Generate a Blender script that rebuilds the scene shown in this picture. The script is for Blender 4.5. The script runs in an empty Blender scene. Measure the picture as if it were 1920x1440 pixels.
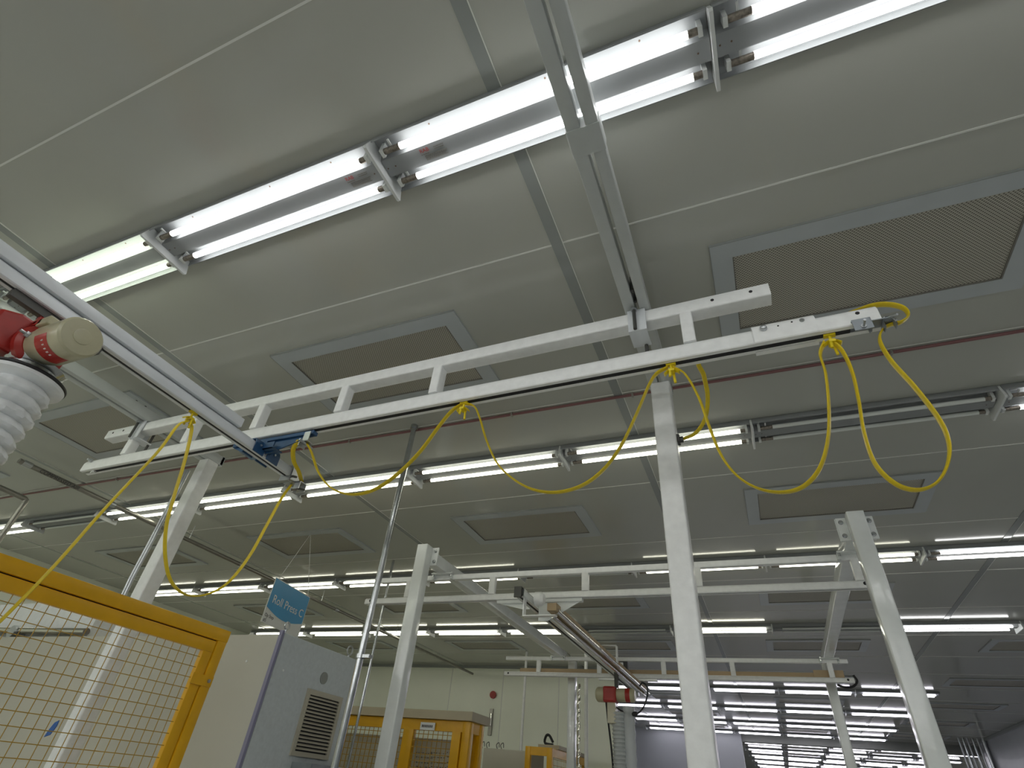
import bpy, math, random
from mathutils import Vector, Matrix
random.seed(7)
S = bpy.context.scene
COL = S.collection
EYE = 1.5                      # height of the lens above the floor; builders below measure z from the lens

# ------------------------------------------------------------------ camera, world, exposure
cam_d = bpy.data.cameras.new('camera'); cam = bpy.data.objects.new('camera', cam_d); COL.objects.link(cam)
RW = ((0.92232678, -0.17128926, -0.34637164),
      (0.37728312, 0.59287347, 0.71144817),
      (0.08349113, -0.78686786, 0.61144762))      # rows: world X, Y, Z seen in (right, down, forward)
cam.matrix_world = Matrix(((RW[0][0], -RW[0][1], -RW[0][2], 0),
                           (RW[1][0], -RW[1][1], -RW[1][2], 0),
                           (RW[2][0], -RW[2][1], -RW[2][2], EYE), (0, 0, 0, 1)))
cam_d.sensor_width = 36; cam_d.lens = 990 / 1920 * 36; cam_d.clip_start = .02; cam_d.clip_end = 200
S.camera = cam
W = bpy.data.worlds.new('world'); S.world = W; W.use_nodes = True
W.node_tree.nodes['Background'].inputs[0].default_value = (.5, .52, .5, 1)
W.node_tree.nodes['Background'].inputs[1].default_value = .15
S.view_settings.view_transform = 'Standard'; S.view_settings.look = 'None'
S.view_settings.exposure = 0.16; S.view_settings.gamma = 1; S.view_settings.use_curve_mapping = False
S.cycles.use_denoising = True; S.cycles.max_bounces = 7; S.cycles.diffuse_bounces = 4; S.cycles.glossy_bounces = 4
S.cycles.transmission_bounces = 5; S.cycles.sample_clamp_indirect = 6; S.cycles.caustics_reflective = False
S.cycles.caustics_refractive = False
TUBE_E = 7.7                   # radiance of a lit tube

def px(p):                     # where a point (lens-relative) lands in the 1920x1440 frame, for captions only
    c = [sum(RW[i][k] * p[i] for i in range(3)) for k in range(3)]
    if c[2] <= .01: return None
    return (960 + 990 * c[0] / c[2], 720 + 990 * c[1] / c[2])

def ray(u, v):
    a = (u - 960, v - 720, 990.)
    return Vector([sum(RW[i][k] * a[k] for k in range(3)) for i in range(3)])
def aty(u, v, y): d = ray(u, v); return d * (y / d.y)
def atx(u, v, x): d = ray(u, v); return d * (x / d.x)

# ------------------------------------------------------------------ materials
def mat(name, col, rough=.5, metal=0., spec=.5, noise=0., nscale=30., bump=0., bscale=200., emit=None, es=0., trans=0., alpha=1., coat=0., streak=None):
    m = bpy.data.materials.new(name); m.use_nodes = True
    nt = m.node_tree; b = nt.nodes['Principled BSDF']
    b.inputs['Base Color'].default_value = (*col, 1); b.inputs['Roughness'].default_value = rough
    b.inputs['Metallic'].default_value = metal; b.inputs['Specular IOR Level'].default_value = spec
    b.inputs['Transmission Weight'].default_value = trans; b.inputs['Alpha'].default_value = alpha
    b.inputs['Coat Weight'].default_value = coat; b.inputs['Coat Roughness'].default_value = .08
    if emit: b.inputs['Emission Color'].default_value = (*emit, 1); b.inputs['Emission Strength'].default_value = es
    tc = nt.nodes.new('ShaderNodeTexCoord')
    if noise:
        mp = nt.nodes.new('ShaderNodeMapping'); nt.links.new(tc.outputs['Object'], mp.inputs['Vector'])
        if streak: mp.inputs['Scale'].default_value = streak
        n = nt.nodes.new('ShaderNodeTexNoise'); n.inputs['Scale'].default_value = nscale; n.inputs['Detail'].default_value = 5
        nt.links.new(mp.outputs['Vector'], n.inputs['Vector'])
        r = nt.nodes.new('ShaderNodeMapRange'); r.inputs[3].default_value = 1 - noise; r.inputs[4].default_value = 1 + noise
        r.inputs[1].default_value = .3; r.inputs[2].default_value = .7
        nt.links.new(n.outputs['Fac'], r.inputs[0])
        x = nt.nodes.new('ShaderNodeVectorMath'); x.operation = 'SCALE'; x.inputs[0].default_value = col
        nt.links.new(r.outputs[0], x.inputs['Scale']); nt.links.new(x.outputs[0], b.inputs['Base Color'])
    if bump:
        n2 = nt.nodes.new('ShaderNodeTexNoise'); n2.inputs['Scale'].default_value = bscale; n2.inputs['Detail'].default_value = 3
        nt.links.new(tc.outputs['Object'], n2.inputs['Vector'])
        bp = nt.nodes.new('ShaderNodeBump'); bp.inputs['Strength'].default_value = bump; bp.inputs['Distance'].default_value = .002
        nt.links.new(n2.outputs['Fac'], bp.inputs['Height']); nt.links.new(bp.outputs[0], b.inputs['Normal'])
    return m

M = dict(
    ceil=mat('ceiling_panel', (.48, .487, .445), .13, .0, .5, noise=.012, nscale=3, bump=.02, bscale=300),
    batten=mat('ceiling_batten', (.31, .33, .32), .13, .0, .5),
    seam=mat('seam_caulk', (.78, .79, .75), .5),
    wall=mat('wall_panel', (.93, .96, .84), .25, .0, .5, noise=.03, nscale=1.2),
    floor=mat('epoxy_floor', (.80, .81, .79), .3, noise=.03, nscale=2),
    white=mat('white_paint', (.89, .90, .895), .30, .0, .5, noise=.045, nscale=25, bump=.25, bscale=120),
    whiteg=mat('white_gloss', (.80, .83, .82), .11, .0, .6, noise=.05, nscale=9, bump=.25, bscale=22),
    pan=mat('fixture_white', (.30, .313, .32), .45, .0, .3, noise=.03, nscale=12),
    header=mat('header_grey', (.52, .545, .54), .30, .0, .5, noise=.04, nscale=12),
    zincd=mat('zinc_dull', (.30, .33, .36), .35, .5),
    hose=mat('hose_grey', (.50, .53, .53), .3, noise=.06, nscale=30),
    plate=mat('plate_white', (.78, .80, .80), .35),
    mark=mat('fixture_mark', (.13, .08, .05), .6),
    tube=mat('lit_tube', (1, 1, 1), .3, emit=(1, 1, .985), es=TUBE_E),
    tubew=mat('lit_tube_warm', (1, 1, 1), .3, emit=(1, .98, .80), es=TUBE_E * .8),
    tubeg=mat('lit_tube_greenish', (1, 1, 1), .3, emit=(.93, 1, .80), es=TUBE_E),
    tubev=mat('lit_tube_cool', (1, 1, 1), .3, emit=(.93, .90, 1), es=TUBE_E),
    tubeoff=mat('dark_tube', (.75, .78, .75), .2),
    cap=mat('tube_end', (.24, .21, .18), .35, .6, noise=.4, nscale=90),
    socket=mat('socket_white', (.75, .77, .76), .4),
    steel=mat('zinc_steel', (.52, .54, .56), .36, .9, noise=.03, nscale=12),
    galv=mat('galvanised', (.50, .52, .53), .20, .92, noise=.14, nscale=14),
    chrome=mat('chrome', (.72, .70, .66), .08, 1.),
    alu=mat('bridge_grey', (.74, .77, .80), .34, .0, .5, noise=.06, nscale=18, streak=(1, .12, 1)),
    rod=mat('threaded_rod', (.10, .10, .095), .5, .6),
    dark=mat('dark_slot', (.012, .012, .014), .6),
    blue=mat('blue_paint', (.020, .075, .18), .35, noise=.06, nscale=20),
    bluel=mat('blue_light', (.16, .25, .36), .4),
    red=mat('red_paint', (.40, .028, .022), .35, noise=.1, nscale=25),
    beige=mat('beige_paint', (.50, .47, .315), .32, coat=.25, noise=.05, nscale=20),
    bellows=mat('bellows_fabric', (.84, .86, .87), .6, noise=.08, nscale=14, bump=.5, bscale=30),
    yellow=mat('yellow_paint', (.82, .44, .008), .30, noise=.06, nscale=8, bump=.6, bscale=35),
    ywire=mat('yellow_wire', (.50, .30, .03), .45),
    cable=mat('yellow_cable', (.72, .54, .012), .38, noise=.05, nscale=60),
    ygrip=mat('yellow_clip', (.80, .63, .01), .40),
    black=mat('black_rubber', (.012, .012, .013), .45),
    cab=mat('cabinet_beige', (.53, .51, .43), .45, noise=.03, nscale=2),
    cabs=mat('cabinet_grey', (.56, .60, .615), .45, noise=.05, nscale=50),
    trim=mat('lilac_edge', (.24, .23, .34), .4),
    louvre=mat('louvre_beige', (.47, .44, .35), .5),
    tape=mat('blue_tape', (.03, .12, .42), .5),
    signb=mat('sign_blue', (.05, .36, .70), .35),
    signw=mat('sign_white', (.82, .84, .82), .4),
    ink=mat('ink', (.05, .05, .055), .6),
    ink2=mat('ink_grey', (.20, .19, .17), .6),
    inkr=mat('ink_red', (.45, .04, .04), .6),
    redpipe=mat('red_pipe', (.20, .085, .085), .4),
    pipe=mat('grey_pipe', (.30, .29, .26), .3, .6, noise=.1, nscale=12),
    wood=mat('timber', (.47, .35, .21), .6, noise=.15, nscale=12, streak=(.1, 1, 1)),
    tan=mat('tan_board', (.50, .44, .31), .5, noise=.05, nscale=4),
    steelb=mat('partition_grey', (.52, .54, .57), .35, noise=.05, nscale=1.5),
    soot=mat('soffit_grey', (.26, .27, .25), .4),
    board=mat('whiteboard', (.62, .60, .50), .4),
)
m = bpy.data.materials.new('clear_plastic'); m.use_nodes = True; M['clear'] = m
b = m.node_tree.nodes['Principled BSDF']; b.inputs['Base Color'].default_value = (.80, .84, .84, 1)
b.inputs['Roughness'].default_value = .12; b.inputs['Alpha'].default_value = .45
# perforated face of the ceiling filters
m = bpy.data.materials.new('filter_face'); m.use_nodes = True; M['filter'] = m
nt = m.node_tree; b = nt.nodes['Principled BSDF']; b.inputs['Roughness'].default_value = .42
tc = nt.nodes.new('ShaderNodeTexCoord'); vo = nt.nodes.new('ShaderNodeTexVoronoi'); vo.inputs['Scale'].default_value = 95
vo.inputs['Randomness'].default_value = 0
mp = nt.nodes.new('ShaderNodeMapping'); mp.inputs['Rotation'].default_value = (0, 0, math.radians(45)); mp.inputs['Scale'].default_value = (1, 1, 0)
nt.links.new(tc.outputs['Object'], mp.inputs[0]); nt.links.new(mp.outputs[0], vo.inputs['Vector'])
rp = nt.nodes.new('ShaderNodeValToRGB'); rp.color_ramp.elements[0].position = .28; rp.color_ramp.elements[1].position = .42
rp.color_ramp.elements[0].color = (.17, .16, .13, 1); rp.color_ramp.elements[1].color = (.52, .50, .43, 1)
nt.links.new(vo.outputs['Distance'], rp.inputs[0]); nt.links.new(rp.outputs[0], b.inputs['Base Color'])
M['fframe'] = mat('filter_frame', (.49, .525, .545), .24, .0, .6, noise=.03, nscale=4)

# ------------------------------------------------------------------ mesh helpers
class MB:
    def __init__(s): s.v = []; s.f = []; s.smooth = False
    def add(s, vs, fs):
        n = len(s.v); s.v += [Vector(v) for v in vs]; s.f += [tuple(i + n for i in f) for f in fs]; return s
    def box(s, x0, x1, y0, y1, z0, z1):
        vs = [(x, y, z) for z in (z0, z1) for y in (y0, y1) for x in (x0, x1)]
        return s.add(vs, [(0, 2, 3, 1), (4, 5, 7, 6), (0, 1, 5, 4), (1, 3, 7, 5), (3, 2, 6, 7), (2, 0, 4, 6)])
    def prism(s, poly, axis, a0, a1):
        """poly: 2-D outline; axis 0: (y,z) along x, 1: (x,z) along y, 2: (x,y) along z"""
        def P(p, a): return ((a, p[0], p[1]), (p[0], a, p[1]), (p[0], p[1], a))[axis]
        n = len(poly); vs = [P(p, a0) for p in poly] + [P(p, a1) for p in poly]
        fs = [(i, (i + 1) % n, n + (i + 1) % n, n + i) for i in range(n)] + [tuple(range(n))[::-1], tuple(range(n, 2 * n))]
        return s.add(vs, fs)
    def rbox(s, axis, a0, a1, u0, u1, w0, w1, r=.008, n=3):
        cs = [(u1 - r, w1 - r, 0), (u0 + r, w1 - r, 90), (u0 + r, w0 + r, 180), (u1 - r, w0 + r, 270)]
        poly = [(cx + r * math.cos(math.radians(a + 90 * k / n)), cy + r * math.sin(math.radians(a + 90 * k / n))) for cx, cy, a in cs for k in range(n + 1)]
        return s.prism(poly, axis, a0, a1)
    def cyl(s, p, q, r, n=16, r2=None):
        p = Vector(p); q = Vector(q); d = (q - p).normalized(); u = d.orthogonal().normalized(); w = d.cross(u)
        r2 = r if r2 is None else r2
        vs = [p + (u * math.cos(t) + w * math.sin(t)) * r for t in [2 * math.pi * k / n for k in range(n)]]
        vs += [q + (u * math.cos(t) + w * math.sin(t)) * r2 for t in [2 * math.pi * k / n for k in range(n)]]
        fs = [(i, (i + 1) % n, n + (i + 1) % n, n + i) for i in range(n)] + [tuple(range(n))[::-1], tuple(range(n, 2 * n))]
        return s.add(vs, fs)
    def lathe(s, prof, c, n=32, axis=2, wob=None):
        c = Vector(c); m_ = len(prof); vs = []
        for j, (r, h) in enumerate(prof):
            for k in range(n):
                t = 2 * math.pi * k / n; rr = r * (1 + (wob(j, k) if wob else 0))
                a, b_ = rr * math.cos(t), rr * math.sin(t)
                vs.append(c + Vector(((h, a, b_), (a, h, b_), (a, b_, h))[axis]))
        fs = [(j * n + k, j * n + (k + 1) % n, (j + 1) * n + (k + 1) % n, (j + 1) * n + k) for j in range(m_ - 1) for k in range(n)]
        fs += [tuple(range(n))[::-1], tuple(range((m_ - 1) * n, m_ * n))]
        return s.add(vs, fs)
    def tube(s, pts, ru, rv=None, side=None, n=10, sub=6, close=True):
        rv = ru if rv is None else rv; P = [Vector(p) for p in pts]
        if sub > 1 and len(P) > 2:
            Q = []
            E = [P[0] * 2 - P[1]] + P + [P[-1] * 2 - P[-2]]
            for i in range(1, len(E) - 2):
                a, b_, c, d = E[i - 1:i + 3]
                for k in range(sub):
                    t = k / sub
                    Q.append(.5 * ((2 * b_) + (c - a) * t + (2 * a - 5 * b_ + 4 * c - d) * t * t + (3 * b_ - a - 3 * c + d) * t ** 3))
            Q.append(P[-1]); P = Q
        vs = []; prev = None
        for i, p in enumerate(P):
            t = (P[min(i + 1, len(P) - 1)] - P[max(i - 1, 0)]).normalized()
            if side is not None: u = Vector(side) - t * t.dot(Vector(side))
            else: u = (prev - t * t.dot(prev)) if prev is not None else t.orthogonal()
            if u.length < 1e-4: u = t.orthogonal()
            u.normalize(); prev = u; w = t.cross(u)
            vs += [p + u * math.cos(a) * ru + w * math.sin(a) * rv for a in [2 * math.pi * k / n for k in range(n)]]
        L = len(P)
        fs = [(j * n + k, j * n + (k + 1) % n, (j + 1) * n + (k + 1) % n, (j + 1) * n + k) for j in range(L - 1) for k in range(n)]
        fs += [tuple(range(n))[::-1], tuple(range((L - 1) * n, L * n))]
        return s.add(vs, fs)

def mesh_of(mb, name, base, material, smooth, bevel=0):
    me = bpy.data.meshes.new(name); me.from_pydata([v - base for v in mb.v], [], mb.f); me.update()
    import bmesh
    bm = bmesh.new(); bm.from_mesh(me); bmesh.ops.recalc_face_normals(bm, faces=bm.faces); bm.to_mesh(me); bm.free()
    if smooth:
        me.polygons.foreach_set('use_smooth', [True] * len(me.polygons))
        try: me.set_sharp_from_angle(angle=math.radians(35))
        except Exception: pass
    me.materials.append(material); return me

def thing(name, label, cat, base=(0, 0, 0), rotz=0, group=None):
    o = bpy.data.objects.new(name, None); o.empty_display_size = .1; COL.objects.link(o)
    o.location = Vector(base) + Vector((0, 0, EYE)); o.rotation_euler = (0, 0, rotz)
    o['label'] = label; o['category'] = cat
    if group: o['group'] = group
    return o
def base_of(o):
    while o.parent: o = o.parent
    return Vector(o.location) - Vector((0, 0, EYE))
def part(name, mb, mk, parent, smooth=True, label=None, bevel=0):
    """a mesh child; vertices are given lens-relative and rebased onto the thing"""
    me = mesh_of(mb, name, base_of(parent), M[mk] if isinstance(mk, str) else mk, smooth)
    o = bpy.data.objects.new(name, me); COL.objects.link(o); o.parent = parent
    if label: o['label'] = label
    if bevel: bv = o.modifiers.new('edge', 'BEVEL'); bv.width = bevel; bv.segments = 2; bv.limit_method = 'ANGLE'
    return o
def single(name, mb, mk, label=None, cat=None, group=None, kind=None, smooth=True, bevel=0):
    xs = [v.x for v in mb.v]; ys = [v.y for v in mb.v]; zs = [v.z for v in mb.v]
    base = Vector(((min(xs) + max(xs)) / 2, (min(ys) + max(ys)) / 2, min(zs)))
    o = bpy.data.objects.new(name, mesh_of(mb, name, base, M[mk] if isinstance(mk, str) else mk, smooth)); COL.objects.link(o)
    o.location = base + Vector((0, 0, EYE))
    if label: o['label'] = label
    if cat: o['category'] = cat
    if group: o['group'] = group
    if kind: o['kind'] = kind
    if bevel: bv = o.modifiers.new('edge', 'BEVEL'); bv.width = bevel; bv.segments = 2; bv.limit_method = 'ANGLE'
    return o
def struct(name, mb, mk, label=None): return single(name, mb, mk, kind='structure', smooth=False, label=label)
def copy_tree(o, parent=None, skip=()):
    c = o.copy(); COL.objects.link(c)
    if parent: c.parent = parent
    for ch in list(o.children):
        if not ch.name.startswith(skip or ('#',)): copy_tree(ch, c, skip)
    return c
def text_mb(txt, size, mtx, extrude=.0008, align='LEFT'):
    cu = bpy.data.curves.new('t', 'FONT'); cu.body = txt; cu.size = size; cu.extrude = extrude; cu.align_x = align; cu.resolution_u = 3
    ob = bpy.data.objects.new('t', cu); me = bpy.data.meshes.new_from_object(ob)
    mb = MB(); mb.add([mtx @ v.co for v in me.vertices], [tuple(p.vertices) for p in me.polygons])
    bpy.data.objects.remove(ob); bpy.data.curves.remove(cu); bpy.data.meshes.remove(me); return mb
def frame(o, u, v):            # matrix: text plane with x along u, y along v
    u = Vector(u).normalized(); v = Vector(v).normalized(); w = u.cross(v)
    return Matrix(((u.x, v.x, w.x, o[0]), (u.y, v.y, w.y, o[1]), (u.z, v.z, w.z, o[2]), (0, 0, 0, 1)))
ORD = ['first', 'second', 'third', 'fourth', 'fifth', 'sixth', 'seventh', 'eighth', 'ninth', 'tenth', 'eleventh', 'twelfth']

# ------------------------------------------------------------------ the room
H = 2.0
struct('floor', MB().box(-9, 8, -14, 44, -1.6, -1.5), 'floor')
struct('ceiling', MB().box(-9, 8, -14, 44, H, H + .1), 'ceil')
struct('wall_left', MB().box(-9.1, -9, -14, 44, -1.5, H), 'wall')
struct('wall_right', MB().box(4.64, 4.76, -14, 19, -1.5, H), 'steelb')
struct('wall_right_far', MB().box(8, 8.1, -14, 44, -1.5, H), 'wall')
struct('wall_behind', MB().box(-9, 8, -14.1, -14, -1.5, H), 'wall')
struct('wall_far', MB().box(-9, 8, 44, 44.1, -1.5, H), 'wall')
struct('wall_back', MB().box(-9, -2.52, 10.77, 10.87, -1.5, H), 'wall')
struct('wall_partition', MB().box(-9, -.95, 19.9, 20.0, -1.5, H), 'steelb')
struct('trim_soffit', MB().box(-.95, 8, 20.0, 20.3, 1.80, H), 'soot')
sb = MB()
for k in range(-11, 36):
    y = .235 + 1.183 * k
    if y < 43.5: sb.box(-9, 8, y - .0037, y + .0037, H - .0025, H + .01)
struct('trim_1', sb, 'seam')
n = 2
for k in range(-3, 4):
    x = -.537 + 2.57 * k
    if x < 8: struct('trim_%d' % n, MB().box(x - .026, x + .026, -14, 44, H - .004, H + .01), 'batten'); n += 1
    if x < 8: struct('trim_%d' % n, MB().box(x + .026, x + .029, -14, 44, H - .005, H + .01), 'seam'); n += 1
wb = MB()
for x in (-8.2, -7.05, -5.9, -4.75, -3.6): wb.box(x - .006, x + .006, 10.764, 10.775, -1.5, H)
struct('trim_%d' % n, wb, 'seam'); n += 1
struct('trim_%d' % n, MB().box(-9, -2.52, 10.735, 10.77, H - .05, H), 'batten'); n += 1
struct('trim_%d' % n, MB().box(4.60, 4.64, -14, 19, H - .05, H), 'batten')

# ceiling filters
fx0, fx1, fy0, fy1 = 0, 1.27, 0, .66
froot = thing('ceiling_filter', 'x', 'ceiling filter')
fr = MB()
for a in ((fx0, fx1, fy0, fy0 + .085), (fx0, fx1, fy1 - .085, fy1), (fx0, fx0 + .09, fy0 + .085, fy1 - .085), (fx1 - .09, fx1, fy0 + .085, fy1 - .085)):
    fr.box(*a, -.012, 0)
part('frame', fr, 'fframe', froot, smooth=False)
part('perforated_face', MB().box(.09, 1.18, .085, .575, -.004, 0), 'filter', froot, smooth=False)
part('edge_seal', MB().box(-.003, 1.27, -.003, 0, -.0125, 0).box(-.003, 0, 0, .66, -.0125, 0), 'batten', froot, smooth=False)
part('recess_shade', MB().box(.09, 1.18, .569, .575, -.0105, -.004).box(1.174, 1.18, .085, .569, -.0105, -.004).box(.09, .094, .085, .569, -.0105, -.004), 'ink2', froot, smooth=False)  # dark strips drawn in for the shade of a recessed filter face
FY = [-.71, 1.645, 4.05, 6.40, 8.72, 11.15, 13.45, 15.8, 18.2, 22.7, 25.0]
FXS = [-7.60, -5.02, -2.46, .10, 2.66]
first = True
for j, y in enumerate(FY):
    row = []
    for x in FXS:
        c = px((x + .63, y + .33, H)); cs = [px((x + a, y + b_, H)) for a in (0, 1.27) for b_ in (0, .66)]
        if not any(q and -60 < q[0] < 1980 and -60 < q[1] < 1500 for q in cs): continue
        if y > 20 and x < -1: continue
        row.append((x, c[0] if c else 0))
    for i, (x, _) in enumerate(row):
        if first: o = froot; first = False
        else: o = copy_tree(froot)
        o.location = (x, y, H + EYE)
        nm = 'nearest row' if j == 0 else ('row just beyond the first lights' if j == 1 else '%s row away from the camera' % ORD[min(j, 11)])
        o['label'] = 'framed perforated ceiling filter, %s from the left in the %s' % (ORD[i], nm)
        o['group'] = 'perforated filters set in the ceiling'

# ------------------------------------------------------------------ twin tube lights
LZ = -.052                     # tube height under the ceiling
FL = 1.267                     # one fixture
def fixture(lit_key, labelled):
    t = thing('tube_light', 'x', 'ceiling light')
    h = MB()
    prof = [(-.117, -.034), (-.112, -.038), (-.108, -.009), (-.050, -.009), (-.036, -.050), (.036, -.050), (.050, -.009), (.108, -.009), (.112, -.038), (.117, -.034),
            (.112, -.002), (.04, -.002), (.04, 0), (-.04, 0), (-.04, -.002), (-.112, -.002)]
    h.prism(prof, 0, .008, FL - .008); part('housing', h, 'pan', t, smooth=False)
    tp = MB(); tp.prism([(-.108, -.004), (-.128, -.082), (-.120, -.088), (.120, -.088), (.128, -.082), (.108, -.004)], 0, -.006, .006)
    part('joint_plate', tp, 'plate', t, smooth=False)
    for y in (-.067, .067):
        tu = part('fluorescent_tube', MB().cyl((.118, y, LZ), (1.196, y, LZ), .0128, 14), lit_key, t)
        part('end_cap', MB().cyl((.045, y, LZ), (.118, y, LZ), .0122, 12), 'cap', tu)
        part('end_cap', MB().cyl((1.196, y, LZ), (1.230, y, LZ), .0122, 12), 'cap', tu)
        for x in (.04, 1.233):
            part('lamp_holder', MB().box(x - .007, x + .007, y - .016, y + .016, LZ - .014, -.006), 'socket', t, smooth=False)
        part('tube_clip', MB().box(.075, .083, y - .036, y - .010, LZ + .008, LZ + .014), 'socket', t, smooth=False)
    mk = MB()
    for x, y in ((.25, -.088), (.72, -.088), (1.05, -.088), (.25, .088), (.9, .088)): mk.cyl((x, y, -.0102), (x, y, -.008), .0035, 10)
    for x in (.02, .055, 1.22): mk.cyl((x, 0, -.0512), (x, 0, -.049), .003, 8)
    rv = part('rivet', mk, 'mark', t); rv['kind'] = 'stuff'
    return t
base_fx = fixture('tube', False)
def make_sticker(t, x0):
    s_ = MB().box(x0, x0 + .125, -.027, .027, -.0515, -.049)
    st = part('rating_sticker', s_, 'signw', t, smooth=False, label='white printed rating sticker')
    up = frame(base_of(t) + Vector((x0 + .008, -.012, -.0522)), (1, 0, 0), (0, -1, 0))
    tm = text_mb('RAB', .022, up, .0002); part('red_lettering', tm, 'inkr', st, smooth=False)
    ln = MB(); bb = base_of(t)
    for i, (a, b_) in enumerate(((.008, .045), (.07, .115), (.07, .112), (.02, .118), (.02, .116), (.02, .11), (.02, .118))):
        y = (-.004, -.020, -.012, .004, .010, .016, .021)[i]
        k = a
        while k < b_ - .003:
            w = random.uniform(.003, .009); ln.box(bb.x + x0 + k, bb.x + x0 + min(k + w, b_), bb.y + y - .0018, bb.y + y + .0018, bb.z - .0522, bb.z - .0512); k += w + .0015
    part('small_print', ln, 'ink2', st, smooth=False)

G0 = .195; GP = 1.267
def lit(r, k):
    if r == 1: return k != 0 and k != -6
    if r == 2: return k != -2
    if r == 3: return k not in (-2, 0)
    return True
ROWS = [(-10.9, None), (-9.8, None), (-8.6, None), (-7.4, None), (-6.25, None), (-5.1, None), (-3.9, None), (-2.7, None), (-1.55, None), (.8145, 0), (3.196, 1), (5.57, 2), (8.00, 3), (12.45, 4), (14.87, 5), (17.28, 6), (19.3, 7),  # rows behind the lens are unseen, the denser ones added as fill light
        (21.9, 8), (24.1, 8), (26.4, 8), (28.7, 8), (31.2, 8), (33.7, 8)]
RNAME = {0: 'nearest row across the top', 1: 'row behind the yellow cable loops', 2: 'third row, behind the far crane frame', 3: 'fourth row before the back wall',
         4: 'fifth lit row', 5: 'sixth lit row', 6: 'seventh lit row', 7: 'eighth lit row just before the soffit'}
used = False; beyond = 0
for ri, (y, r) in enumerate(ROWS):
    if r is None: ks = range(-7, 4)
    elif r <= 3: ks = range(-7, 4)
    elif r <= 7: ks = range(-3, 2)
    else: ks = range(-1, 4); beyond += 1
    vis = []
    for k in ks:
        x = G0 + GP * k
        if (x + GP > 4.6 and y < 19) or x < -8.95: continue
        q0 = px((x + .1, y, 1.95)); q1 = px((x + GP - .1, y, 1.95))
        ins = any(q and 0 < q[0] < 1920 and 0 < q[1] < 1440 for q in (q0, q1))
        vis.append((x, k, ins))
    c = 0
    for x, k, ins in vis:
        if not used: o = base_fx; used = True
        else: o = copy_tree(base_fx, None, ('end_cap', 'lamp_holder', 'tube_clip', 'rivet', 'rating') if (r is None or r >= 3) else ())
        o.location = (x, y, H + EYE)
        on = lit(r, k) if r is not None else True
        key = 'tube'
        if r == 0 and k <= -3: key = 'tubeg'
        elif r in (1, 2, 3) and k < 1: key = 'tubew'
        elif r is not None and r >= 4: key = 'tubev'
        if not on: key = 'tubeoff'
        for ch in o.children:
            if ch.name.startswith('fluorescent_tube'):
                ch.material_slots[0].link = 'OBJECT'; ch.material_slots[0].material = M[key]
        st = 'lit' if on else 'unlit'
        if ins:
            c += 1
            rn = RNAME.get(r, '%s row of the lights beyond the soffit' % ORD[beyond - 1])
            o['label'] = '%s twin-tube light, %s visible from the left, %s' % (st, ORD[c - 1], rn)
        else: o['label'] = 'lit twin-tube light outside the picture beside the %s' % (RNAME.get(r, 'added or far rows overhead').split(',')[0])
        o['group'] = 'twin-tube ceiling lights in rows'
        if r == 0 and k in (-1,): make_sticker(o, .17)
        if r == 0 and k in (-2,): make_sticker(o, 1.08)

# ------------------------------------------------------------------ near crane: columns and headers
def column(x0, y0, z1, w=.1, mk='white', top_plate=False, label='', group='crane columns'):
    t = thing('steel_column', label, 'column', (x0 + w / 2, y0 + w / 2, -1.5), 0, group)
    part('post', MB().rbox(2, -1.48, z1, x0, x0 + w, y0, y0 + w, .01, 4), mk, t)
    part('base_plate', MB().box(x0 - .06, x0 + w + .06, y0 - .06, y0 + w + .06, -1.5, -1.48), mk, t, smooth=False)
    if top_plate:
        pl = part('top_plate', MB().box(x0 - .055, x0 + w + .055, y0 + w, y0 + w + .012, z1 - .15, z1), mk, t, smooth=False)
        for bx in (x0 - .03, x0 + w + .03):
            for bz in (z1 - .03, z1 - .12):
                part('bolt', MB().cyl((bx, y0 + w - .014, bz), (bx, y0 + w + .02, bz), .010, 6).cyl((bx, y0 + w - .003, bz), (bx, y0 + w, bz), .015, 14), 'galv', pl)
    return t
column(-.299, 2.3, 1.80, label='white square steel column at the centre, under the end of the header beam')
cl = column(-3.68, 2.3, 1.80, label='white square steel column behind the yellow mesh guard')
cd = MB(); cdx = aty(314, 960, 2.30).x
for i in range(2): cd.tube([(cdx - .026 * i, 2.30, 1.72), (cdx - .026 * i, 2.30, 1.2), (cdx - .026 * i, 2.30, .85), (cdx - .026 * i, 2.34, .74), (cdx - .026 * i, 2.60, .72), (cdx - .026 * i, 2.9, .715)], .010, None, None, 12, 4)
single('wall_conduit', cd, 'steel', 'pair of thin bright conduits dropping beside the column behind the guard', 'conduit')

def header(xc, splice, label):
    t = thing('header_beam', label, 'beam', (xc, 1.0, 1.80))
    a, b_ = xc - .056, xc + .056
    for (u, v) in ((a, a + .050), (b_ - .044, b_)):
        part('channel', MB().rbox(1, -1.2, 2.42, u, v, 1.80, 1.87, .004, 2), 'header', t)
    if splice:
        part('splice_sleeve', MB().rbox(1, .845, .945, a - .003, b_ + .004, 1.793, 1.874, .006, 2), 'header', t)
    part('end_plate', MB().box(a, b_, 2.40, 2.425, 1.795, 1.872), 'header', t, smooth=False)
    return t
header(-.252, True, 'white double-channel header beam crossing the nearest lights overhead')
header(-3.63, False, 'white double-channel header beam above the left column, partly behind the bridge')

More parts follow.
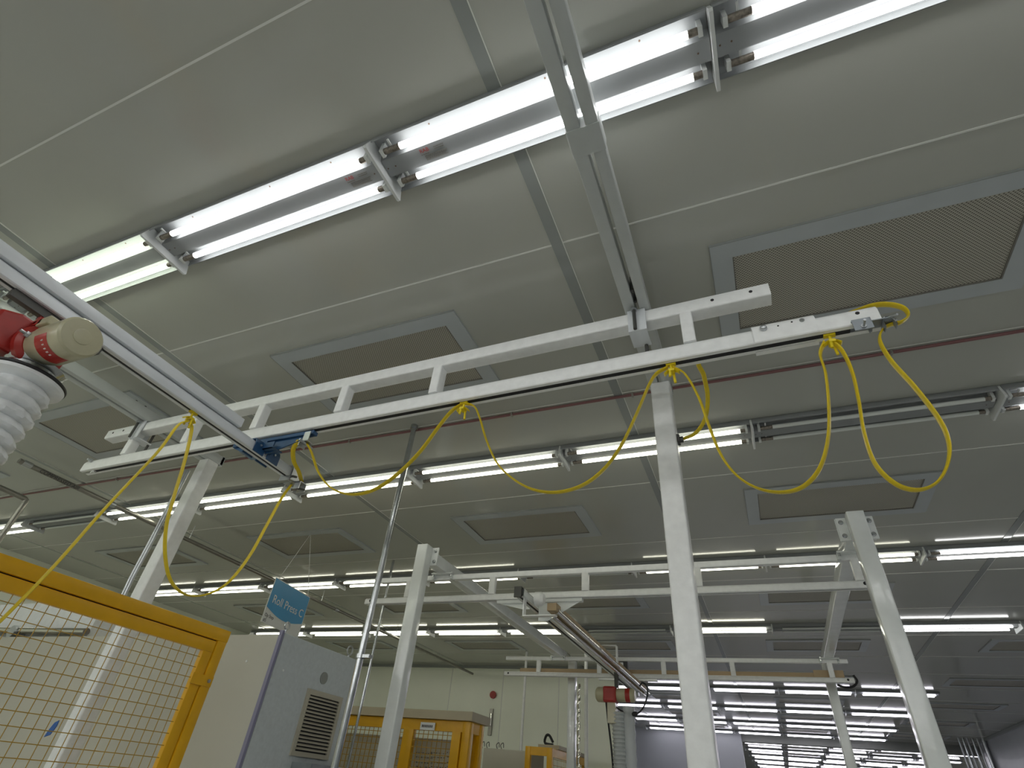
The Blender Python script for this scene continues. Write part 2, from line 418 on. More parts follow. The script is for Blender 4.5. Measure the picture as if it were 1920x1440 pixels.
# ------------------------------------------------------------------ crane runway (truss rail + track)
def c_track(x0, x1, y0, z0, w=.066, h=.087, t_=.004, ax=0, slot=(.021, .045)):
    s0, s1 = slot
    out = [(s0, 0), (.004, 0), (0, .004), (0, h * .62), (w * .08, h * .80), (w * .24, h * .95), (w * .38, h), (w * .62, h), (w * .76, h * .95), (w * .92, h * .80), (w, h * .62), (w, .004), (w - .004, 0), (s1, 0)]
    inn = [(s1, t_), (w - t_, t_), (w - t_, h * .62), (w * .74, h * .93 - t_), (w * .5, h - t_), (w * .26, h * .93 - t_), (t_, h * .62), (t_, t_), (s0, t_)]
    poly = [(y0 + a, z0 + b_) for a, b_ in out + inn]
    mb = MB(); n_ = len(poly); no = len(out); ni = len(inn)
    def P(p, a): return (a, p[0], p[1]) if ax == 0 else (p[0], a, p[1])
    mb.add([P(p, x0) for p in poly] + [P(p, x1) for p in poly], [(i, (i + 1) % n_, n_ + (i + 1) % n_, n_ + i) for i in range(n_)])
    return mb

YAW = -.0098
def rx(x): return 1.75 + (x + .25) * math.sin(YAW)      # y of the runway's front face at x
rw = thing('crane_runway', 'white ladder-truss crane runway rail spanning the middle of the picture', 'crane rail', (-.25, 1.75, 1.477), YAW)
part('top_chord', MB().rbox(0, -4.0, .298, 1.75, 1.825, 1.728, 1.797, .008, 3), 'white', rw)
part('track', c_track(-4.04, .62, 1.75, 1.477), 'white', rw)
part('slot_strip', MB().box(-3.92, .52, 1.769, 1.797, 1.4785, 1.483), 'dark', rw, smooth=False, label='black strip inside the track slot')
for xs in (-3.70, -2.545, -1.925, -1.325, -.075):
    part('strut', MB().rbox(2, 1.560, 1.732, xs, xs + .052, 1.752, 1.812, .007, 3), 'white', rw)
part('strut', MB().rbox(2, 1.560, 1.732, -3.13, -3.078, 1.752, 1.812, .007, 3), 'white', rw)
sl = part('splice_sleeve', c_track(.19, .415, 1.741, 1.472, w=.086, h=.108, slot=(.024, .060)), 'white', rw)
part('bolt', MB().cyl((.232, 1.732, 1.536), (.232, 1.75, 1.536), .013, 16).lathe([(.012, 0), (.009, -.005), (.003, -.007)], (.232, 1.732, 1.536), 14, 1), 'steel', sl)
part('bolt', MB().cyl((.37, 1.738, 1.540), (.37, 1.75, 1.540), .009, 14), 'galv', sl)
part('bolt_hole', MB().cyl((.285, 1.7395, 1.536), (.285, 1.75, 1.536), .0035, 10).cyl((.335, 1.7395, 1.542), (.335, 1.75, 1.542), .0035, 10), 'dark', sl)
part('bolt_hole', MB().cyl((.555, 1.749, 1.530), (.555, 1.76, 1.530), .0075, 14), 'dark', rw)
for x in (.07, .225, -3.93, -3.82):
    part('bolt_hole', MB().cyl((x, 1.749, 1.765), (x, 1.76, 1.765), .0075, 14), 'dark', rw)
part('end_bolt', MB().cyl((-3.97, 1.735, 1.545), (-3.97, 1.75, 1.545), .013, 6).cyl((-3.97, 1.72, 1.545), (-3.97, 1.735, 1.545), .007, 10), 'steel', rw)
part('end_stop', MB().cyl((-3.93, 1.783, 1.468), (-3.93, 1.783, 1.49), .014, 10), 'socket', rw)
for hx in (-.252, -3.63):
    hb = part('hanger_bracket', MB().box(hx - .045, hx + .035, 1.738, 1.745, 1.675, 1.800).box(hx - .045, hx + .035, 1.738, 1.85, 1.669, 1.676).box(hx - .045, hx - .040, 1.745, 1.85, 1.675, 1.800), 'alu', rw, smooth=False)
    part('threaded_rod', MB().cyl((hx - .012, 1.722, 1.665), (hx - .012, 1.722, 1.790), .008, 12), 'rod', hb)
    part('nut', MB().cyl((hx - .012, 1.722, 1.779), (hx - .012, 1.722, 1.792), .014, 6), 'steel', hb)
    part('threaded_rod', MB().cyl((hx + .012, 1.845, 1.60), (hx + .012, 1.845, 1.86), .008, 12), 'rod', hb)
    part('threaded_rod', MB().cyl((hx + .002, 1.70, 1.81), (hx + .002, 1.70, 1.90), .007, 12).cyl((hx + .002, 1.63, 1.81), (hx + .002, 1.63, 1.90), .007, 12), 'rod', hb)
q0 = aty(1596, 605, 1.738); q1 = aty(1632, 600, 1.738); q2 = aty(1597, 624, 1.738); q3 = aty(1676, 597, 1.738)
ax_, bx_, ez, lz, cx_ = q0.x, q1.x, q0.z, q2.z, q3.x
eb = part('cable_anchor', MB().box(ax_, bx_, 1.737, 1.741, lz, ez).box(ax_, bx_, 1.737, 1.80, ez, ez + .004).box(bx_ - .003, bx_, 1.737, 1.80, ez - .022, ez).box(bx_, bx_ + .003, 1.745, 1.79, ez - .026, ez - .006).box(bx_, cx_, 1.745, 1.79, ez - .010, ez - .006), 'zincd', rw, smooth=False)
part('clamp_screw', MB().cyl(((ax_ + bx_) / 2, 1.70, lz + .012), ((ax_ + bx_) / 2, 1.738, lz + .014), .0045, 10).cyl(((ax_ + bx_) / 2, 1.733, lz + .014), ((ax_ + bx_) / 2, 1.737, lz + .014), .010, 6), 'steel', eb)
ux = cx_ - .016
part('cable_clamp', MB().tube([(ux - .016, 1.765, ez - .045), (ux - .016, 1.765, ez - .012), (ux, 1.765, ez - .002), (ux + .018, 1.765, ez - .012), (ux + .020, 1.765, ez - .040)], .020, .0022, (0, 1, 0), 8, 4), 'zincd', eb)
part('clamp_screw', MB().cyl((ux, 1.738, ez - .016), (ux + .014, 1.70, ez - .040), .0042, 8).cyl((ux + .010, 1.735, ez - .02), (ux + .010, 1.72, ez - .05), .0042, 8).cyl((ux, 1.765, ez - .004), (ux - .003, 1.765, ez + .012), .004, 8), 'steel', eb)

# ------------------------------------------------------------------ bridge with blue end truck
YR = 1.802                    # centre line of the runway at the bridge
br = thing('crane_bridge', 'grey crane bridge beam running from upper left to the blue end truck', 'crane beam', (-2.385, 1.0, 1.36))
part('track', c_track(-1.3, 2.13, -2.424, 1.36, w=.066, h=.062, ax=1, slot=(.024, .042)), 'alu', br)
part('slot_strip', MB().box(-2.399, -2.383, -1.3, 2.06, 1.3615, 1.366), 'dark', br, smooth=False, label='black strip inside the slot')
part('stiffener', MB().rbox(1, -1.3, 1.60, -2.418, -2.354, 1.424, 1.476, .004, 2), 'alu', br)
tk = part('end_truck', MB().box(-2.62, -2.03, YR - .018, YR + .018, 1.448, 1.470).box(-2.425, -2.352, YR - .018, YR + .018, 1.42, 1.45), 'blue', br, smooth=False, label='dark blue end truck under the runway', bevel=.002)
sd = MB()
for ya, yb in ((YR - .085, YR - .012), (YR + .015, YR + .10)):
    sd.prism([(-2.346, 1.352), (-2.346, 1.405), (-2.356, 1.430), (-2.421, 1.430), (-2.431, 1.405), (-2.431, 1.352), (-2.425, 1.352), (-2.425, 1.402), (-2.417, 1.424), (-2.360, 1.424), (-2.352, 1.402), (-2.352, 1.352)], 1, ya, yb)
part('saddle', sd, 'blue', tk, smooth=False)
part('gusset', MB().prism([(-2.352, 1.450), (-2.352, 1.375), (-2.315, 1.375), (-2.03, 1.448)], 1, YR - .004, YR + .004), 'blue', tk, smooth=False)
part('gusset', MB().prism([(-2.425, 1.450), (-2.425, 1.375), (-2.46, 1.375), (-2.62, 1.448)], 1, YR - .004, YR + .004), 'blue', tk, smooth=False)
part('rib', MB().box(-2.352, -2.27, YR - .035, YR - .029, 1.385, 1.425).box(-2.352, -2.26, YR - .035, YR + .03, 1.385, 1.389), 'blue', tk, smooth=False)
part('bolt', MB().cyl((-2.347, YR - .05, 1.40), (-2.340, YR - .05, 1.40), .006, 8).cyl((-2.347, YR + .06, 1.40), (-2.340, YR + .06, 1.40), .006, 8), 'steel', tk)
part('side_plate', MB().box(-2.60, -2.44, YR + .02, YR + .12, 1.437, 1.441), 'bluel', tk, smooth=False, label='pale blue side plate')
part('truck_clamp', MB().box(-2.075, -2.035, YR - .03, YR - .026, 1.40, 1.455).box(-2.095, -2.04, YR - .03, YR + .02, 1.398, 1.402).cyl((-2.06, YR - .06, 1.39), (-2.06, YR + .04, 1.39), .006, 8).box(-2.095, -2.09, YR - .03, YR + .02, 1.375, 1.402), 'steel', br, smooth=False)
ec = part('end_clamp', MB().box(-2.43, -2.345, 2.02, 2.026, 1.33, 1.43).box(-2.35, -2.344, 2.02, 2.09, 1.33, 1.40).box(-2.43, -2.30, 2.06, 2.11, 1.333, 1.337).box(-2.34, -2.30, 2.06, 2.066, 1.29, 1.337).box(-2.36, -2.30, 2.11, 2.116, 1.29, 1.337), 'steel', br, smooth=False)
part('clamp_screw', MB().cyl((-2.36, 2.03, 1.36), (-2.31, 2.03, 1.345), .007, 8).cyl((-2.35, 2.09, 1.31), (-2.28, 2.09, 1.29), .006, 8), 'rod', ec)

# ------------------------------------------------------------------ yellow festoon cable and its trolleys
def flat_cable(name, pts, label, side=(0, 1, 0), w=.0125, t_=.0042):
    return single(name, MB().tube(pts, w, t_, side, 10, 7), 'cable', label, 'cable')
def RY(u, v):
    x = aty(u, v, 1.785).x; return aty(u, v, rx(x) + .033)
def trolley(p, ax, label, lean=0):
    p = Vector(p); t = thing('cable_trolley', label, 'cable trolley', p, 0, 'yellow cable trolleys')
    u = Vector((1, 0, 0)) if ax == 0 else Vector((0, 1, 0)); w = Vector((0, 1, 0)) if ax == 0 else Vector((1, 0, 0))
    def bx(mb, c, a, b_, h):
        c = p + Vector(c); mb.box(c.x - (a if ax == 0 else b_), c.x + (a if ax == 0 else b_), c.y - (b_ if ax == 0 else a), c.y + (b_ if ax == 0 else a), c.z - h, c.z + h)
    mb = MB(); bx(mb, (0, 0, 0), .020, .009, .004); mb.cyl(p + Vector((0, 0, -.028)), p, .0055, 12); part('slider', mb, 'ygrip', t)
    mb = MB(); mb.tube([p + u * a + Vector((0, 0, z)) for a, z in ((-.03, -.046), (-.016, -.034), (0, -.030), (.016, -.034), (.03, -.046))], .014, .0035, w, 10, 4)
    part('saddle', mb, 'ygrip', t)
    mb = MB(); bx(mb, (0, 0, -.037), .011, .018, .006)
    for s_ in (-1, 1): mb.cyl(p + u * (.005 * s_) + w * (.012 * s_) + Vector((0, 0, -.04)), p + u * (.008 * s_) + w * (.013 * s_) + Vector((0, 0, -.078 - .008 * s_)), .0055, 8)
    part('strap', mb, 'ygrip', t); return t
TZ = 1.474
def on_rail(x): return (x, rx(x) + .033, TZ)
def xrail(u, v): return RY(u, v).x
T1, T2, T3 = xrail(1552, 622), xrail(1257, 677), xrail(872, 747)
trolley(on_rail(T1), 0, 'yellow cable trolley nearest the right end of the runway')
trolley(on_rail(T2), 0, 'yellow cable trolley in front of the central column')
trolley(on_rail(T3), 0, 'yellow cable trolley near the middle of the runway')
tb = atx(358, 782, -2.39); trolley((-2.39, tb.y, 1.357), 1, 'yellow cable trolley hanging under the bridge beam')
loopA = [(1262, 688), (1285, 702), (1310, 745), (1330, 800), (1352, 853), (1382, 892), (1422, 916), (1468, 923), (1508, 911), (1538, 876), (1553, 820), (1554, 760), (1548, 700), (1538, 665), (1546, 642)]
flat_cable('festoon_cable', [RY(*p) for p in loopA], 'yellow flat cable loop hanging just right of the central column', side=(.4, .92, 0))
loopB = [(1556, 640), (1577, 655), (1597, 695), (1610, 750), (1620, 810), (1640, 868), (1677, 906), (1718, 919), (1755, 906), (1776, 872), (1779, 830), (1760, 785), (1715, 726), (1672, 678), (1650, 640), (1655, 618), (1672, 608), (1690, 604)]
endc = [aty(1703, 592, 1.79), aty(1694, 578, 1.80), aty(1666, 571, 1.82), aty(1632, 574, 1.85)]
back = [Vector((.56, 1.88, 1.655)), Vector((.47, 1.90, 1.655))]
flat_cable('festoon_cable', [RY(*p) for p in loopB] + endc + back, 'yellow flat cable loop at the right end, curling over the end clamp', side=(-.2, .98, 0))
loopC = [(868, 757), (889, 762), (900, 785), (912, 825), (932, 868), (962, 898), (1000, 918), (1045, 923), (1092, 910), (1132, 880), (1165, 835), (1192, 780), (1217, 722), (1232, 700), (1252, 689)]
flat_cable('festoon_cable', [RY(*p) for p in loopC], 'yellow flat cable loop hanging between the middle and central trolleys')
loopD = [(571, 824), (584, 848), (597, 885), (620, 914), (655, 927), (695, 921), (738, 895), (785, 850), (825, 797), (848, 770), (868, 757)]
flat_cable('festoon_cable', [RY(*p) for p in loopD], 'yellow flat cable loop from the blue truck to the middle trolley')
sh = [aty(561, 826, YR), aty(550, 842, 1.83), aty(551, 865, 1.90), aty(560, 884, 1.98), atx(566, 905, -2.33)]
flat_cable('festoon_cable', sh, 'short yellow cable drop from the blue truck to the bridge end', side=(.7, .7, 0))
loopE = [(546, 909), (528, 934), (500, 985), (468, 1042), (430, 1090), (392, 1113), (352, 1116), (322, 1092), (310, 1045), (312, 985), (328, 925), (346, 865), (359, 808), (356, 792)]
flat_cable('festoon_cable', [atx(u, v, -2.385) for u, v in loopE], 'big yellow cable loop hanging under the end of the bridge', side=(1, 0, 0))
loopF = [(352, 790), (333, 798), (295, 848), (200, 950), (100, 1063), (0, 1165), (-80, 1240)]
flat_cable('festoon_cable', [atx(u, v, -2.385) for u, v in loopF], 'yellow cable slanting down left across the yellow guard', side=(1, 0, 0))
cc = [aty(1313, 672, 1.95), aty(1320, 705, 2.05), aty(1327, 745, 2.18), aty(1322, 785, 2.28), aty(1304, 812, 2.33), aty(1281, 823, 2.35)]
flat_cable('supply_cable', [Vector((.46, 1.90, 1.655)), Vector((.3, 1.92, 1.66)), Vector((.16, 1.935, 1.655))] + cc, 'yellow cable bending into the clamp on the central column', side=(.8, .6, 0), w=.0105, t_=.006)
gl = aty(1280, 824, 2.35)
single('cable_gland', MB().box(-.199, gl.x - .012, 2.325, 2.37, gl.z - .02, gl.z + .02).cyl((gl.x - .014, 2.35, gl.z), (gl.x + .004, 2.35, gl.z), .016, 8), 'rod', 'small grey cable clamp on the right side of the central column', 'clamp', smooth=False)

# ------------------------------------------------------------------ near vacuum lifter
vl = thing('vacuum_lifter', 'red and beige vacuum lifter head with white bellows, upper left', 'vacuum lifter', (-2.34, .70, 1.0))
part('trolley_bar', MB().box(-2.405, -2.375, .50, .86, 1.325, 1.358), 'rod', vl, smooth=False)
part('hook', MB().box(-2.40, -2.38, .62, .66, 1.24, 1.33).cyl((-2.39, .60, 1.245), (-2.39, .69, 1.245), .018, 12), 'red', vl)
bd = MB(); bd.prism([(.50, 1.105), (.50, 1.235), (.56, 1.262), (.72, 1.262), (.765, 1.22), (.765, 1.105)], 0, -2.47, -2.32)
part('gearbox', bd, 'red', vl, smooth=False, label='red gearbox', bevel=.012)
part('flange_ring', MB().lathe([(.078, 0), (.086, .01), (.086, .035), (.07, .05)], (-2.325, .665, 1.17), 28, 0), 'red', vl)
part('lug', MB().box(-2.36, -2.27, .60, .615, 1.235, 1.265).box(-2.36, -2.27, .70, .715, 1.235, 1.265).cyl((-2.31, .60, 1.25), (-2.31, .72, 1.25), .009, 10), 'red', vl)
mo = part('motor', MB().lathe([(.064, -.02), (.070, 0), (.072, .05), (.075, .055), (.075, .215), (.068, .224), (.030, .2245), (.030, .227), (.026, .2275), (.004, .2275)], (-2.285, .67, 1.17), 40, 0), 'beige', vl, label='beige cylindrical motor')
lb = MB()
for i in range(11):
    a0, a1 = math.radians(198 + i * 9), math.radians(198 + (i + 1) * 9)
    P = lambda a, x, r: (x, .67 + r * math.cos(a), 1.17 + r * math.sin(a))
    lb.add([P(a0, -2.200, .0755), P(a1, -2.200, .0755), P(a1, -2.128, .0755), P(a0, -2.128, .0755)], [(0, 1, 2, 3)])
ls = part('red_label', lb, 'red', mo, smooth=False)
ws = MB()
for i in (2.3, 3.6, 4.9, 6.0, 7.1):
    a = math.radians(196 + i * 9); c = Vector((-2.155, .67 + .0745 * math.cos(a), 1.17 + .0745 * math.sin(a)))
    ws.box(c.x - .005, c.x + .005, c.y - .0025, c.y + .0025, c.z - .002, c.z + .002)
part('white_lettering', ws, 'signw', mo, smooth=False)
part('terminal_box', MB().box(-2.29, -2.22, .60, .66, 1.225, 1.265), 'beige', mo, smooth=False, bevel=.006)
part('rear_motor', MB().lathe([(.06, -.20), (.072, -.19), (.072, -.03), (.066, 0)], (-2.47, .67, 1.17), 32, 0), 'beige', vl)
part('air_fitting', MB().cyl((-2.262, .588, 1.17), (-2.262, .600, 1.17), .012, 6).cyl((-2.262, .57, 1.17), (-2.262, .60, 1.17), .006, 8), 'steel', vl)
part('adapter', MB().lathe([(.085, 0), (.085, .03), (.10, .05)], (-2.34, .700, 1.065), 32, 2), 'galv', vl)
part('seal_ring', MB().lathe([(.124, .000), (.129, .004), (.129, .010), (.124, .014)], (-2.34, .705, 1.053), 48, 2), 'black', vl)
prof = []
zz = 1.052; rib = .047
prof.append((.126, zz)); prof.append((.124, zz - .012)); prof.append((.100, zz - .020)); zz -= .025
while zz > -.45:
    for f_, r_ in ((0, .082), (.15, .089), (.4, .100), (.65, .104), (.85, .098), (.95, .088)): prof.append((r_, zz - f_ * rib))
    zz -= rib
wobf = lambda j, k: (.030 * math.sin(k * .55 + (j // 6) * 2.1) * math.sin(j * 1.05) + .022 * math.sin(k * 1.25 + (j // 6) * 4.3 + j * .5) + .012 * math.sin(k * 2.7 + j * 1.9)) if j > 3 else 0
part('bellows', MB().lathe([(r_, z_ - 0) for r_, z_ in prof], (-2.34, .705, 0), 72, 2, wobf), 'bellows', vl, label='white ribbed bellows tube')

# ------------------------------------------------------------------ yellow mesh guard (plane x = -2.8)
GX = -2.8
g = thing('machine_guard', 'large yellow framed wire mesh guard at lower left', 'safety guard', (GX, 1.4, -1.5))
YC = 2.41; ZT = .605
part('outer_rail', MB().rbox(1, -.6, YC, GX - .045, GX, ZT - .062, ZT, .006, 2), 'yellow', g)
part('outer_post', MB().rbox(2, -1.5, ZT - .062, GX - .045, GX, YC - .062, YC, .006, 2), 'yellow', g)
part('inner_rail', MB().rbox(1, -.6, YC - .068, GX - .036, GX - .006, ZT - .125, ZT - .067, .004, 2), 'yellow', g)
part('inner_post', MB().rbox(2, -1.45, ZT - .125, GX - .036, GX - .006, YC - .128, YC - .067, .004, 2), 'yellow', g)
part('rail_gap', MB().box(GX - .03, GX - .02, -.6, YC - .06, ZT - .068, ZT - .060).box(GX - .03, GX - .02, YC - .068, YC - .060, -1.4, ZT - .06), 'dark', g, smooth=False)
wm = MB(); y = YC - .128 - .035
while y > -.6: wm.cyl((GX - .020, y, -1.4), (GX - .020, y, ZT - .12), .0018, 6); y -= .05
z = ZT - .128 - .03
while z > -1.4: wm.cyl((GX - .016, -.6, z), (GX - .016, YC - .12, z), .0018, 6); z -= .05
part('wire_mesh', wm, 'ywire', g)
lt = part('latch', MB().box(GX - .006, GX + .004, YC - .14, YC - .004, ZT - .285, ZT - .235), 'yellow', g, smooth=False)
part('screw', MB().cyl((GX, YC - .03, ZT - .258), (GX + .012, YC - .03, ZT - .258), .009, 10), 'steel', lt)

# control cabinet behind it
cbx = thing('control_cabinet', 'tall beige and grey machine cabinet with louvred vent beside the guard', 'cabinet', (-3.6, 3.1, -1.5))
part('front_panel', MB().box(-7.4, -2.795, 2.77, 3.57, -1.48, .675), 'cab', cbx, smooth=False)
gx_ = aty(252, 1190, 2.768).x
part('door_gap', MB().box(gx_ - .004, gx_ + .004, 2.7685, 2.772, -1.45, .67), 'dark', cbx, smooth=False)
part('side_panel', MB().box(-2.795, -2.772, 2.79, 3.57, -1.5, .690), 'cabs', cbx, smooth=False, bevel=.004)
part('corner_trim', MB().box(-2.793, -2.768, 2.764, 2.782, -1.5, .700), 'trim', cbx, smooth=False)
vt = part('vent', MB().box(-2.773, -2.760, 3.135, 3.165, .075, .435).box(-2.773, -2.760, 3.475, 3.505, .075, .435).box(-2.773, -2.760, 3.165, 3.475, .405, .435).box(-2.773, -2.760, 3.165, 3.475, .075, .10), 'louvre', cbx, smooth=False)
lv = MB()
for i in range(15):
    z = .112 + i * .0198
    lv.add([(-2.772, 3.16, z + .011), (-2.772, 3.48, z + .011), (-2.757, 3.48, z), (-2.757, 3.16, z), (-2.772, 3.16, z + .008), (-2.772, 3.48, z + .008), (-2.757, 3.48, z - .003), (-2.757, 3.16, z - .003)],
           [(0, 1, 2, 3), (7, 6, 5, 4), (3, 2, 6, 7), (0, 3, 7, 4), (1, 0, 4, 5), (2, 1, 5, 6)])
part('louvre', lv, 'louvre', vt, smooth=False)
part('vent_opening', MB().box(-2.7725, -2.771, 3.16, 3.48, .10, .41), 'dark', vt, smooth=False)
part('round_cover', MB().cyl((-2.773, 3.262, .515), (-2.766, 3.262, .515), .036, 28), 'soot', cbx)
for (x_, y_, z_, er) in ((-2.783, 2.80, .69, .021), (-2.80, 3.50, .685, .030)):
    eb_ = MB().tube([(x_, y_ + er * math.cos(a), z_ + .022 + er * (1 + math.sin(a))) for a in [math.radians(-90 + 30 * k) for k in range(13)]], .0055, None, (1, 0, 0), 8, 2)
    eb_.cyl((x_, y_, z_ - .005), (x_, y_, z_ + .022), .008, 10); part('lifting_eye', eb_, 'steel', cbx)
part('knob', MB().cyl((-2.99, 2.766, .52), (-2.99, 2.771, .52), .007, 10).cyl((-2.768, 2.87, .49), (-2.774, 2.87, .49), .007, 10), 'signw', cbx)
part('lower_box', MB().box(-2.772, -2.62, 3.18, 3.56, -.35, .045), 'galv', cbx, smooth=False)
tp0 = aty(97, 1366, 2.765)
single('tape_piece', MB().prism([(tp0.x - .04, tp0.z - .05), (tp0.x + .012, tp0.z - .035), (tp0.x + .035, tp0.z + .015), (tp0.x + .03, tp0.z + .05), (tp0.x - .005, tp0.z + .035), (tp0.x - .03, tp0.z - .01)], 1, 2.7665, 2.7699), 'tape', 'scrap of blue tape on the beige cabinet behind the guard', 'tape', smooth=False)
hd = thing('machine_hood', 'pale panel hood above the cabinet, seen through the guard mesh', 'machine cover', (-6.0, 3.2, .68))
part('cover', MB().box(-7.4, -5.0, 2.95, 3.5, .705, 1.0), 'white', hd, smooth=False)
part('roller', MB().cyl((-7.2, 2.90, .78), (-4.95, 2.90, .74), .028, 16), 'chrome', hd)
part('roller_bracket', MB().cyl((-5.9, 2.86, .74), (-5.9, 2.95, .74), .05, 16), 'steel', hd)

# ------------------------------------------------------------------ poles and pipes
pl = thing('conduit_pole', 'bright galvanised pole running from ceiling down beside the cabinet', 'pole', (-1.985, 2.58, -1.5))
part('pole', MB().cyl((-1.985, 2.58, -1.5), (-1.985, 2.58, 2.0), .0185, 20), 'galv', pl)
part('ceiling_collar', MB().cyl((-1.985, 2.58, 1.975), (-1.985, 2.58, 2.0), .026, 20), 'galv', pl)
part('pipe_clamp', MB().cyl((-1.985, 2.58, .505), (-1.985, 2.58, .525), .027, 16).box(-1.99, -1.92, 2.565, 2.595, .507, .523), 'galv', pl)
def pole(u, v, y, r, z1, label, mk='galv', z0=-1.5, name='conduit_pole'):
    p = aty(u, v, y); return single(name, MB().cyl((p.x, y, z0), (p.x, y, z1), r, 12), mk, label, 'pole')
pole(700, 1220, 5.0, .014, H, 'thin conduit behind the galvanised pole, standing before the back wall')
pole(981, 1330, 9.5, .022, H, 'slim white pole left of the twisted bright column', 'white')
pole(1099, 1330, 8.6, .026, H, 'slim white pole right of the twisted bright column', 'white')
rp_ = thing('sprinkler_pipe', 'thin dull red pipe running across under the ceiling', 'pipe', (-2, 2.59, 1.96))
part('pipe', MB().cyl((-9, 2.615, 1.984), (4.64, 2.615, 1.984), .009, 12), 'redpipe', rp_)
for x in (-5.2, -3.9, -2.57, -1.25, -.45, .9, 2.2): part('pipe_strap', MB().box(x - .006, x + .006, 2.603, 2.627, 1.972, 2.0), 'pipe', rp_, smooth=False)
ap = thing('air_pipe', 'long grey compressed air pipe receding at left under the ceiling', 'pipe', (-5.4, 5, 1.85))
part('pipe', MB().cyl((-5.4, 1.95, 1.838), (-5.4, 10.7, 1.838), .021, 14), 'pipe', ap)
for y in (1.98, 2.75, 4.4, 6.2): part('coupling', MB().cyl((-5.4, y, 1.838), (-5.4, y + .07, 1.838), .026, 14), 'steel', ap)
part('pipe_hanger', MB().cyl((-5.4, 3.68, 1.85), (-5.4, 3.68, 2.0), .004, 8).cyl((-5.4, 5.9, 1.85), (-5.4, 5.9, 2.0), .004, 8).cyl((-5.4, 7.8, 1.85), (-5.4, 7.8, 2.0), .004, 8), 'steel', ap)
nm_ = part('name_band', MB().lathe([(.0217, 0), (.0217, .40)], (-5.4, 2.10, 1.838), 20, 1), 'pipe', ap)
tx = text_mb('COMPRESSED AIR', .044, frame((-5.3845, 2.115, 1.817), (0, 1, 0), (.55, 0, .83)), .0003); part('lettering', tx, 'ink', ap, smooth=False)
single('drop_pipe', MB().tube([(-5.7, 0.4, 1.68), (-5.7, 1.6, 1.68), (-5.7, 2.22, 1.68), (-5.7, 2.28, 1.655), (-5.7, 2.29, 1.60), (-5.7, 2.29, .9), (-5.7, 2.29, 0.1), (-5.7, 2.29, -1.4)], .022, None, None, 12, 4), 'pipe',
       'grey pipe turning down at the left edge', 'pipe')

# hanging sign
A = Vector((-4.163, 3.855, 1.453)); B = Vector((-4.255, 4.47, 1.450)); U = (B - A); WD = U.length; U.normalize(); V = Vector((0, 0, -1)); Nn = U.cross(V) * -1
if Nn.x < 0: Nn = -Nn
sg = thing('hanging_sign', 'blue and white hanging sign reading Roll Press C', 'sign', (A + B) / 2 + Vector((0, 0, -.40)))
def SP(a, b_, d=0): return A + U * a + V * b_ + Nn * d
def slab(poly, d0, d1):
    mb = MB(); n_ = len(poly)
    return mb.add([SP(a, b_, d0) for a, b_ in poly] + [SP(a, b_, d1) for a, b_ in poly], [(i, (i + 1) % n_, n_ + (i + 1) % n_, n_ + i) for i in range(n_)] + [tuple(range(n_))[::-1], tuple(range(n_, 2 * n_))])
part('board', slab([(0, 0), (WD, 0), (WD, .40), (0, .40)], -.004, 0), 'signw', sg, smooth=False)
arc = [(WD - .008 - (WD - .016) * k / 16, .265 + .052 * math.sin(math.pi * k / 16)) for k in range(17)]
part('blue_field', slab([(.008, .008), (WD - .008, .008)] + arc, 0, .002), 'signb', sg, smooth=False)
fm = frame(SP(.055, .215, .0022), U, (0, 0, 1)); part('lettering', text_mb('Roll Press C', .105, fm, .0008), 'signw', sg, smooth=False, label='white lettering Roll Press C')
fm = frame(SP(.02, .345, .0008), U, (0, 0, 1)); part('small_lettering', text_mb('Op Step', .042, fm, .0004), 'ink', sg, smooth=False)
fm = frame(SP(.02, .388, .0008), U, (0, 0, 1)); part('small_lettering', text_mb('#5', .042, fm, .0004), 'ink', sg, smooth=False)
hk = Vector((-4.19, 4.13, 2.0))
for q_ in (.04, WD - .04): part('hanging_wire', MB().cyl(SP(q_, .01), hk, .0022, 6), 'socket', sg)

# ------------------------------------------------------------------ second crane frame
column(-2.53, 3.7, 1.605, mk='whiteg', top_plate=True, label='glossy white column of the far crane frame, left one')
column(.66, 3.7, 1.605, mk='whiteg', top_plate=True, label='glossy white column of the far crane frame, right one')
column(-2.44, 7.66, 1.50, mk='whiteg', label='distant white column before the back wall, wrapped in bright strip')
column(.632, 7.66, 1.50, mk='whiteg', label='distant slim white column at lower right under the far rail')
def header2(x0, w, label):
    t = thing('header_beam', label, 'beam', (x0 + w / 2, 5.5, 1.5))
    part('beam', MB().rbox(1, 3.815, 7.62, x0, x0 + w, 1.50, 1.60, .008, 3), 'whiteg', t)
    part('end_flange', MB().box(x0 - .05, x0 + w + .05, 3.812, 3.826, 1.455, 1.605), 'whiteg', t, smooth=False)
    for y in (4.10, 7.36):
        pb = part('clamp_plate', MB().box(x0 - .05, x0 + w + .05, y, y + .11, 1.4905, 1.5005).box(x0 - .05, x0 - .03, y + .02, y + .09, 1.45, 1.4995).box(x0 + w + .03, x0 + w + .05, y + .02, y + .09, 1.45, 1.4995), 'whiteg', t, smooth=False)
        for bx in (x0 - .035, x0 + w + .035): part('bolt', MB().cyl((bx, y + .02, 1.47), (bx, y + .02, 1.51), .009, 6), 'galv', pb)
    return t
header2(-2.545, .10, 'white header beam receding from the left far-frame column')
header2(.650, .10, 'white header beam receding behind the right far-frame column')
